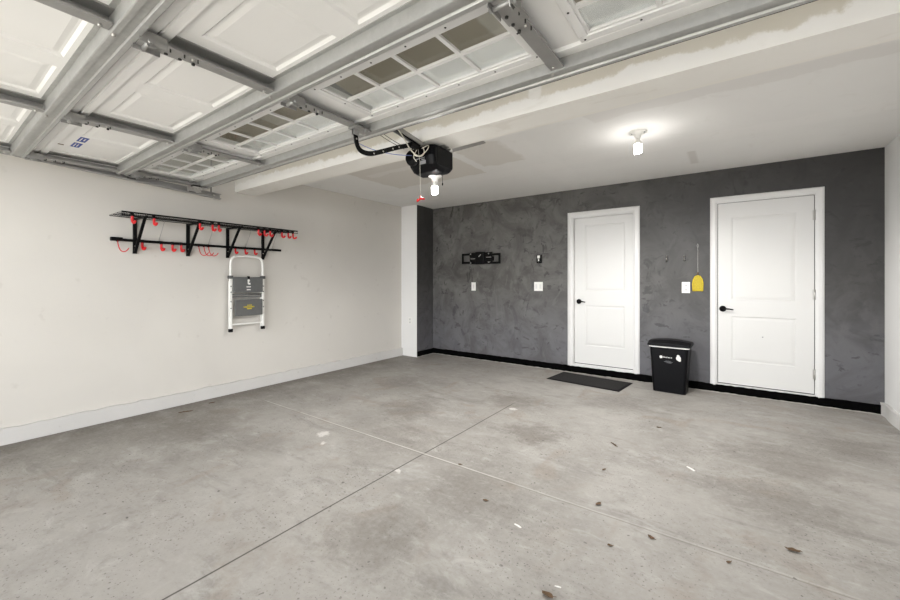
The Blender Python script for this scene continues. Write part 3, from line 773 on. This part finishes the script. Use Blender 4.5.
top = [(1.139, 'red-tipped hook at left end of the shelf edge, over the first bracket'),
       (1.297, 'red-tipped hook on the shelf edge just right of the first bracket'),
       (1.672, 'red-tipped hook on the shelf edge at the second bracket brace'),
       (1.785, 'left hook of the red-tipped pair midway along the shelf edge'),
       (1.845, 'right hook of the red-tipped pair midway along the shelf edge'),
       (2.255, 'first red-tipped hook of the shelf-edge row above the step ladder'),
       (2.322, 'second red-tipped hook of the shelf-edge row above the step ladder'),
       (2.388, 'third red-tipped hook of the shelf-edge row, by the last bracket brace'),
       (2.53, 'leftmost of the three red hooks at the far right end of the shelf edge'),
       (2.61, 'middle of the three red hooks at the far right end of the shelf edge'),
       (2.67, 'rightmost red hook at the far right end of the shelf edge')]
for i, (y, lb) in enumerate(top): put(fat, (DX1+.012, y, DZ-.015), lb, 'red hooks on the shelf front edge', rotz=(0, 0, 0, .2, -.2, 0, .3, .1, .2, 0, .5)[i], sc=.92)
low = [(1.305, 'red-tipped hook on the lower rail right beside the first bracket'),
       (1.458, 'first of three red-tipped hooks on the lower rail left of the second bracket'),
       (1.553, 'second of three red-tipped hooks on the lower rail left of the second bracket'),
       (1.63, 'red-tipped hook on the lower rail immediately left of the second bracket'),
       (2.165, 'left red-tipped hook on the lower rail at the ladder top'),
       (2.275, 'middle red-tipped hook on the lower rail carrying the ladder top'),
       (2.385, 'right red-tipped hook on the lower rail at the ladder top')]
for y, lb in low: put(fat, (WX+.047, y, 1.655), lb, 'red hooks on the lower rail', sc=.98 if y < 2 else .85)
for y, lb in ((1.12, 'large slim red J hook at the left end of the lower rail'), (1.79, 'left of three slim red J hooks hanging together on the lower rail'),
              (1.84, 'middle of three slim red J hooks hanging together on the lower rail'), (1.885, 'right of three slim red J hooks hanging together on the lower rail')):
    put(thin, (WX+.044, y, 1.65), lb, 'slim red J hooks', sc=1.0)

# ------------------------------------------------------------------ step ladder hanging flat
LX = WX+.075
ld = thing('step_ladder', (LX, 2.32, .70), 'folded white two-step ladder with grey treads hanging below the black shelf', 'step ladder')
ya, yb = 2.100, 2.468
pts = [(LX, ya, 1.30), (LX, ya, 1.47), (LX, ya+.015, 1.525), (LX, ya+.06, 1.552), (LX, yb-.06, 1.552), (LX, yb-.015, 1.525), (LX, yb, 1.47), (LX, yb, 1.30)]
part(MB().tube([(LX, ya, 1.27)]+pts+[(LX, yb, 1.27)], .0125, 10, 2), 'top_handle', M['whiteplastic'], ld)
for s_, y in ((-1, ya), (1, yb)):
    part(MB().box(LX-.012, LX+.014, y-.014, y+.014, .735, 1.30, bevel=.004), 'front_rail', M['whiteplastic'], ld)
    part(MB().box(LX-.04, LX-.016, y-.011-s_*.004, y+.011-s_*.004, .71, 1.27, bevel=.003), 'rear_leg', M['whiteplastic'], ld)
    part(MB().box(LX-.018, LX+.02, y-.02, y+.02, .70, .738, bevel=.006), 'rubber_foot', M['blackplastic'], ld)
    part(MB().box(LX-.02, LX+.026, y-.026, y+.02, 1.295, 1.33, bevel=.005), 'hinge_cap', M['grey_step'], ld)
    b = MB()
    for z in (1.21, 1.145, 1.04, .965): b.lathe([(0, LX+.0185), (.006, LX+.0175), (.007, LX+.014)], (0, y, z), 'x', 10)
    each(b, 'rivet', M['grey_step'], ld)
part(MB().box(LX+.008, LX+.038, ya+.016, yb-.016, 1.14, 1.315, bevel=.008), 'step', M['grey_step'], ld, 'upper grey tread')
part(MB().box(LX+.02, LX+.045, ya+.03, yb-.024, .875, 1.06, bevel=.008, rot=Matrix.Rotation(.0, 3, 'X')), 'step', M['grey_step'], ld, 'lower grey tread')
part(MB().tube([(LX+.0, ya, 1.115), (LX, yb, 1.115)], .007, 8).box(LX-.01, LX+.004, ya, yb, 1.085, 1.1), 'crossbar', M['grey_step'], ld)
part(MB().box(LX-.008, LX+.006, ya+.01, yb-.01, .775, .79, bevel=.002), 'crossbar', M['whiteplastic'], ld)
part(MB().box(LX+.02, LX+.044, 2.27, 2.295, 1.295, 1.325, bevel=.004), 'latch', M['blackplastic'], ld)
pc = MB().lathe([(0, LX+.0395), (.014, LX+.0395), (.014, LX+.038)], (0, 2.283, 1.275), 'x', 16)
pc.box(LX+.038, LX+.0395, 2.271, 2.283, 1.235, 1.27).box(LX+.038, LX+.0395, 2.28, 2.302, 1.228, 1.25)
pc.box(LX+.038, LX+.0395, 2.257, 2.307, 1.198, 1.208).box(LX+.038, LX+.0395, 2.26, 2.304, 1.165, 1.176)
part(pc, 'printed_mark', M['paper'], ld, 'white printed figure and lines')
pm = MB()
for i in range(9):
    y = 2.222+i*.014; pm.box(LX+.045, LX+.0462, y, y+.008, .968, .982)
    if 2 < i < 7: pm.box(LX+.045, LX+.0462, y, y+.008, .988, 1.0); pm.box(LX+.045, LX+.0462, y-.004, y+.006, .948, .962)
part(pm, 'printed_mark', M['yellow'], ld, 'yellow printed lines')

# ------------------------------------------------------------------ back wall items
# television bracket
tv = thing('tv_wall_bracket', (-3.29, YB, 1.64), 'black articulated television wall bracket, empty, on charcoal wall', 'wall bracket')
part(MB().box(-3.42, -3.10, YB-.012, YB, 1.60, 1.72, bevel=.003), 'wall_plate', M['black'], tv)
def frame(x0, x1, z0, z1, y, t_):
    return MB().box(x0, x1, y-.012, y, z1-t_, z1).box(x0, x1, y-.012, y, z0, z0+t_).box(x0, x0+t_, y-.012, y, z0+t_, z1-t_).box(x1-t_, x1, y-.012, y, z0+t_, z1-t_)
part(frame(-3.66, -3.45, 1.56, 1.725, YB-.05, .032), 'end_frame', M['black'], tv)
part(frame(-3.13, -2.915, 1.548, 1.712, YB-.05, .032), 'end_frame', M['black'], tv)
part(MB().box(-3.50, -3.06, YB-.075, YB-.045, 1.66, 1.735, bevel=.01).box(-3.48, -3.06, YB-.07, YB-.045, 1.55, 1.61, bevel=.006).box(-3.38, -3.2, YB-.09, YB-.04, 1.545, 1.745, bevel=.014).box(-3.5, -3.06, YB-.06, YB-.012, 1.6, 1.665), 'arm_assembly', M['black'], tv)
each(MB().box(-3.47, -3.36, YB-.0775, YB-.071, 1.632, 1.64).box(-3.17, -3.08, YB-.0775, YB-.065, 1.65, 1.657).box(-3.14, -3.09, YB-.0775, YB-.065, 1.575, 1.582), 'slot_edge', M['chrome'], tv)
tv.location.x += .0
b = MB()
for (x, z) in ((-3.47, 1.715), (-3.12, 1.71), (-3.12, 1.575), (-3.47, 1.57), (-3.28, 1.69)): b.lathe([(0, -.084), (.01, -.084), (.01, -.06)], (x, YB, z), 'y', 10)
each(b, 'bolt', M['chrome'], tv)
part(MB().bar((-3.30, YB-.094, 1.665), (-3.26, YB-.094, 1.70), .006, .012), 'lever', M['chrome'], tv)

tv.location += Vector((.022, 0, -.008)); tv.scale = (.96, 1, 1)
def plate(name, x, z, w, h, n, label, cat, group=None, y=YB, mat=None, kind='switch'):
    p = thing(name, (x, y, z), label, cat, group)
    part(MB().box(x-w/2, x+w/2, y-.007, y, z-h/2, z+h/2, bevel=.003), 'cover_plate', mat or M['whiteplastic'], p)
    for i in range(n):
        xx = x+(i-(n-1)/2)*w*.46
        if kind == 'switch': part(MB().box(xx-.015, xx+.015, y-.011, y-.006, z-.032, z+.032, bevel=.002), 'rocker', M['white'], p)
        else:
            for dz in (-.026, .026):
                part(MB().box(xx-.016, xx+.016, y-.010, y-.006, z+dz-.018, z+dz+.018, bevel=.004), 'receptacle', M['white'], p)
                each(MB().box(xx-.008, xx-.005, y-.0112, y-.0098, z+dz-.006, z+dz+.006).box(xx+.005, xx+.008, y-.0112, y-.0098, z+dz-.006, z+dz+.006), 'socket_slot', M['darkmetal'], p)
    return p
plate('light_switch', -3.43, 1.18, .082, .135, 1, 'narrow white switch plate below the television bracket', 'light switch')
plate('light_switch', -2.305, 1.19, .135, .132, 2, 'wide white double switch plate between bracket and first door', 'light switch')
plate('power_outlet', -.445, 1.192, .085, .132, 1, 'white outlet plate beside the yellow fly swatter', 'power outlet', kind='outlet')
plate('power_outlet', -4.40, .60, .075, .115, 1, 'white outlet plate low on the pale corner return', 'power outlet', y=4.955, kind='outlet')
ct = thing('opener_wall_control', (-2.29, YB, 1.59), 'small black wall control with white button above the double switch', 'wall control')
part(MB().box(-2.33, -2.25, YB-.022, YB, 1.53, 1.655, bevel=.006), 'control_case', M['black'], ct)
part(MB().box(-2.315, -2.275, YB-.027, YB-.02, 1.60, 1.643, bevel=.004).box(-2.305, -2.285, YB-.026, YB-.02, 1.56, 1.592, bevel=.003), 'push_button', M['whiteplastic'], ct)
for x, lb in ((-.643, 'small nickel wall hook nearer the first door, above the bin'), (-.46, 'small nickel wall hook nearer the fly swatter')):
    k = thing('coat_hook', (x, YB, 1.54), lb, 'hook', 'nickel hooks between the doors')
    part(MB().box(x-.012, x+.012, YB-.004, YB+.002, 1.51, 1.57, bevel=.0015), 'hook_plate', M['darkmetal'], k)
    part(MB().tube([(x, YB-.004, 1.53), (x, YB-.03, 1.515), (x, YB-.045, 1.525), (x, YB-.048, 1.55)], .006, 8, 1).tube([(x, YB-.004, 1.558), (x, YB-.022, 1.565), (x, YB-.03, 1.58)], .0045, 8, 1), 'hook_arm', M['chrome'], k)
# fly swatter
sx = -.325
sw = thing('fly_swatter', (sx, YB, 1.24), 'yellow fly swatter hanging by its wire handle left of the right door', 'fly swatter')
part(MB().tube([(sx+.003, YB-.012, 1.33), (sx, YB-.01, 1.5), (sx+.002, YB-.01, 1.66), (sx-.008, YB-.01, 1.685), (sx, YB-.01, 1.70), (sx+.008, YB-.01, 1.685), (sx+.002, YB-.01, 1.66)], .0028, 6, 1), 'wire_handle', M['chrome'], sw)
part(MB().tube([(sx, YB-.012, 1.345), (sx, YB-.012, 1.375)], .006, 8), 'ferrule', M['leaf'], sw, 'brown ferrule at top of paddle')
pd = MB()
def outline(k): return [(sx-.05*k, 1.155), (sx+.05*k, 1.155), (sx+.052*k, 1.24), (sx+.044*k, 1.29), (sx+.025*k, 1.325), (sx, 1.335), (sx-.025*k, 1.325), (sx-.044*k, 1.29), (sx-.052*k, 1.24)]
pts_o = outline(1)
pd.tube([(a, YB-.012, b) for a, b in pts_o+pts_o[:1]], .004, 6)
for i in range(9):
    xx = sx-.04+i*.01; top_ = 1.328-abs(xx-sx)*abs(xx-sx)*22
    pd.box(xx-.0022, xx+.0022, YB-.0135, YB-.0105, 1.157, top_)
for i in range(15):
    zz = 1.165+i*.0115; ww = .05 if zz < 1.25 else .05-(zz-1.25)*.32
    pd.box(sx-ww, sx+ww, YB-.013, YB-.011, zz-.0022, zz+.0022)
part(pd, 'mesh_paddle', M['yellow'], sw)
part(MB().tube([(sx, YB, 1.70), (sx, YB-.02, 1.702)], .003, 6).lathe([(0, -.022), (.005, -.022), (.005, -.02)], (sx, YB, 1.702), 'y', 8), 'nail', M['chrome'], sw)

# ------------------------------------------------------------------ mat and bin
mt = thing('door_mat', (-1.475, 5.05, 0), 'thin charcoal ribbed mat on the floor before the first door', 'door mat')
def local(mb, name, mat, parent): return mb.build(name, mat, parent)
local(MB().box(-.455, .455, -.25, .25, 0, .007, bevel=.003), 'mat_border', M['matedge'], mt)
rb = MB().box(-.425, .425, -.225, .225, .006, .010)
for i in range(34): x = -.415+i*.025; rb.box(x-.004, x+.004, -.22, .22, .009, .012)
local(rb, 'ribbed_pile', M['mat'], mt)
mt.rotation_euler = (0, 0, -.1)

bn = thing('trash_bin', (-.585, 5.2, 0), 'tall black plastic bin with a white bag rim between the two doors', 'bin')
def taper(x0, x1, y0, y1, z0, X0, X1, Y0, Y1, z1, r=.03, cap=True):
    mb = MB(); rings = []
    for (a, b, c, d, z) in ((x0, x1, y0, y1, z0), (X0, X1, Y0, Y1, z1)):
        ring = []
        for (cx, cy, a0) in ((b-r, d-r, 0), (a+r, d-r, 90), (a+r, c+r, 180), (b-r, c+r, 270)):
            for q in range(6):
                an = math.radians(a0+q*18); ring.append(mb.bm.verts.new((cx+r*math.cos(an), cy+r*math.sin(an), z)))
        rings.append(ring)
    n = len(rings[0])
    for k in range(n): mb.bm.faces.new((rings[0][k], rings[0][(k+1) % n], rings[1][(k+1) % n], rings[1][k]))
    if cap: mb.bm.faces.new(rings[0][::-1]); mb.bm.faces.new(rings[1])
    return mb
local(taper(-.165, .165, -.12, .10, .0, -.195, .195, -.145, .13, .525), 'bin_body', M['blackplastic'], bn)
local(taper(-.202, .202, -.152, .137, .513, -.203, .203, -.153, .138, .526), 'bag_rim', M['whiteplastic'], bn).__setitem__('label', 'white bag edge showing under the lid')
lid = MB(); rows = []
for i in range(9):
    x = -.215+.43*i/8; k = 1-(abs(x)/.215)**2
    rows.append([lid.bm.verts.new(p) for p in ((x, -.165, .527), (x, -.165, .553+.02*k), (x, -.08, .575+.022*k), (x, .06, .575+.022*k), (x, .14, .56+.02*k), (x, .14, .527))])
for A, B in zip(rows, rows[1:]):
    for k in range(6):
        lid.bm.faces.new((A[k], A[(k+1) % 6], B[(k+1) % 6], B[k])).smooth = False
lid.bm.faces.new(rows[0]); lid.bm.faces.new(rows[-1][::-1])
lo = local(lid, 'bin_lid', M['blackplastic'], bn); mv = lo.modifiers.new('bevel', 'BEVEL'); mv.width = .006; mv.segments = 2; mv.limit_method = 'ANGLE'
# printed marks on the front (tilted with the wall of the bin)
def fy(z): return -.12-.025*z/.525-.0008
mk = MB()
def disc(mb, x, z, rx, rz_, n=20):
    vs = [mb.bm.verts.new((x+rx*math.cos(2*PI*k/n), fy(z+rz_*math.sin(2*PI*k/n)), z+rz_*math.sin(2*PI*k/n))) for k in range(n)]
    mb.bm.faces.new(vs)
    vs2 = [mb.bm.verts.new((v.co.x, v.co.y+.0015, v.co.z)) for v in vs]; mb.bm.faces.new(vs2[::-1])
    for k in range(n): mb.bm.faces.new((vs[k], vs[(k+1) % n], vs2[(k+1) % n], vs2[k]))
disc(mk, -.075, .405, .016, .016)
def stroke(mb, x0, x1, z0, z1):
    y = fy((z0+z1)/2); mb.box(x0, x1, y-.0008, y+.001, z0, z1)
for i, wd_ in enumerate((.008, .006, .008, .004, .008, .006, .004, .008)):
    stroke(mk, -.05+i*.011, -.05+i*.011+wd_*.8, .398, .409+(.004 if i in (0, 3) else 0))
local(mk, 'printed_mark', M['paper'], bn)
mk = MB(); disc(mk, .098, .405, .024, .026); disc(mk, .095, .432, .014, .012); disc(mk, .108, .383, .014, .012)
local(mk, 'printed_mark', M['paper'], bn)
mk = MB()
for z, a, b in ((.362, -.03, .02), (.352, -.045, .04), (.342, -.02, .03)): stroke(mk, a, b, z, z+.003)
local(mk, 'printed_mark', M['grille'], bn)
bn.rotation_euler = (0, 0, -.03); bn.location = (-.578, 5.17, 0)

# ------------------------------------------------------------------ bits on the floor
def scrap(kind, x, y, s_, rot, label, cat, group):
    mb = MB(); n = 9
    rnd = random.Random(int((x*37+y*91)*100))
    if kind == 'leaf':
        vs = []; vb = []
        for k in range(n):
            a = 2*PI*k/n; r = s_*(.75+.4*rnd.random()); u, v = r*math.cos(a), r*.45*math.sin(a)
            z = .003+rnd.random()*s_*.22
            vs.append(mb.bm.verts.new((u, v, z+.0015))); vb.append(mb.bm.verts.new((u, v, z)))
        c1 = mb.bm.verts.new((0, 0, .003+s_*.08)); c0 = mb.bm.verts.new((0, 0, .001))
        for k in range(n):
            mb.bm.faces.new((vs[k], vs[(k+1) % n], c1)); mb.bm.faces.new((vb[k], c0, vb[(k+1) % n])); mb.bm.faces.new((vs[k], vb[k], vb[(k+1) % n], vs[(k+1) % n]))
        mb.tube([(s_*.6, 0, .004), (s_*1.3, s_*.15, .006)], .0012, 5)
        o = mb.build('dry_leaf', M['leaf'])
    elif kind == 'twig':
        mb.tube([(-s_, 0, .004), (-s_*.3, s_*.08, .005), (s_*.4, -s_*.04, .004), (s_, s_*.05, .005)], [.003, .004, .004, .002], 6, 1).tube([(0, s_*.02, .005), (s_*.3, s_*.25, .006)], .002, 5)
        o = mb.build('twig', M['leaf'])
    else:
        mb.prism([(-s_, -s_*.2), (s_*.9, -s_*.28), (s_, s_*.1), (.1*s_, s_*.3), (-s_*.95, s_*.15)], 'z', 0, .002)
        o = mb.build('paper_scrap', M['paper'])
    o.location = (x, y, .0005); o.rotation_euler = (0, 0, rot)
    tag(o, label, cat, group)
G = 'dry leaves on the concrete floor'
scrap('paper', -.225, 3.095, .034, -.75, 'white paper strip on the floor in front of the right door', 'paper scrap', None)
scrap('paper', -.9, 1.85, .022, -.2, 'small pale scrap on the floor near the picture bottom centre', 'paper scrap', None)
scrap('paper', -.586, 1.578, .013, .3, 'tiny white chip beside a dark leaf at the bottom edge', 'paper scrap', None)
for i, (x, y, s_, r, lb) in enumerate(((-.616, 2.289, .024, 1.2, 'dry brown leaf lying on the pale cross joint'),
    (-.325, 2.148, .02, -.5, 'curled brown leaf just nearer than the cross joint'),
    (-.474, 1.968, .013, .3, 'small dull leaf nearer the camera than the curled one'),
    (-.602, 1.51, .026, .1, 'largest dark leaf at the bottom edge of the picture'),
    (-.011, 2.163, .013, .8, 'small dark leaf at the lower right of the floor'),
    (.229, 2.433, .03, .2, 'broad brown leaf furthest right on the floor'),
    (-.698, 2.736, .016, 1.0, 'small brown leaf between cross joint and mat'),
    (-.512, 3.796, .018, .1, 'reddish leaf on the floor nearest the bin'),
    (-1.156, 1.949, .016, .2, 'dark leaf crumb right of the long joint'),
    (-1.523, 2.229, .014, .4, 'tiny leaf crumb close to where the joints cross'))):
    scrap('leaf', x, y, s_, r, lb, 'leaf', G)
scrap('twig', -.741, 3.199, .04, -.75, 'brown twig on the floor between the joint and the mat', 'twig', None)
scrap('twig', -4.293, 1.577, .06, 1.2, 'brown stick lying near the left wall footing', 'twig', None)
scrap('twig', -4.39, 1.852, .03, 1.4, 'short dark twig close to the left wall footing, beyond the stick', 'twig', None)

# ------------------------------------------------------------------ light, sky, camera
S = bpy.context.scene
W = bpy.data.worlds.new('sky'); S.world = W; W.use_nodes = True
bg = W.node_tree.nodes['Background']; bg.inputs[0].default_value = (.93, .96, 1, 1); bg.inputs[1].default_value = 1
# bright hazy sky: brightest low over the street, dimmer overhead
wn = W.node_tree.nodes; wl = W.node_tree.links
tc = wn.new('ShaderNodeTexCoord'); sz = wn.new('ShaderNodeSeparateXYZ'); wl.new(tc.outputs['Generated'], sz.inputs[0])
ab = wn.new('ShaderNodeMath'); ab.operation = 'ABSOLUTE'; wl.new(sz.outputs[2], ab.inputs[0])
mr = wn.new('ShaderNodeMapRange'); mr.interpolation_type = 'SMOOTHSTEP'; wl.new(ab.outputs[0], mr.inputs[0])
for i, v in enumerate((.05, .5, 8.5, 1.6)): mr.inputs[i+1].default_value = v
wl.new(mr.outputs[0], bg.inputs[1])
def lamp(name, typ, loc, energy, color, size=None, rot=None):
    L = bpy.data.lights.new(name, typ); L.energy = energy; L.color = color
    if typ == 'SUN': L.angle = .02
    if typ == 'POINT': L.shadow_soft_size = size
    o = bpy.data.objects.new(name, L); o.location = loc; col.objects.link(o)
    if rot: o.rotation_euler = rot
    return o
sd = Vector((.1, .12, -.98)).normalized()
sun = lamp('sun', 'SUN', (0, -5, 8), 16, (1, .985, .96)); sun.rotation_euler = sd.to_track_quat('-Z', 'Y').to_euler()
lamp('opener_bulb_light', 'POINT', (OX, 2.365, 1.93), 5, (1, .98, .96), .03)
lamp('ceiling_bulb_light', 'POINT', (lx, ly, 2.30), 3, (1, .98, .96), .03)
for nm, p, e in (('ceiling_bulb_added_fill', (lx, ly, 2.27), 130), ('opener_bulb_added_fill', (OX, 2.365, 1.90), 85)):  # spots added under the bulbs as fill for the back of the garage
    o = lamp(nm, 'SPOT', p, e, (1, .985, .965)); o.data.spot_size = math.radians(172); o.data.spot_blend = .5; o.data.shadow_soft_size = .12
cam = bpy.data.cameras.new('camera'); co = bpy.data.objects.new('camera', cam); col.objects.link(co)
co.location = (0, 0, 1.27); co.rotation_euler = (PI/2, 0, math.radians(35.8))
cam.sensor_width = 36; cam.lens = 391/900*36; cam.shift_y = -19/900; cam.clip_start = .02
S.camera = co
S.view_settings.view_transform = 'Standard'; S.view_settings.look = 'None'; S.view_settings.gamma = 1
S.view_settings.use_curve_mapping = False; S.view_settings.exposure = 0.0
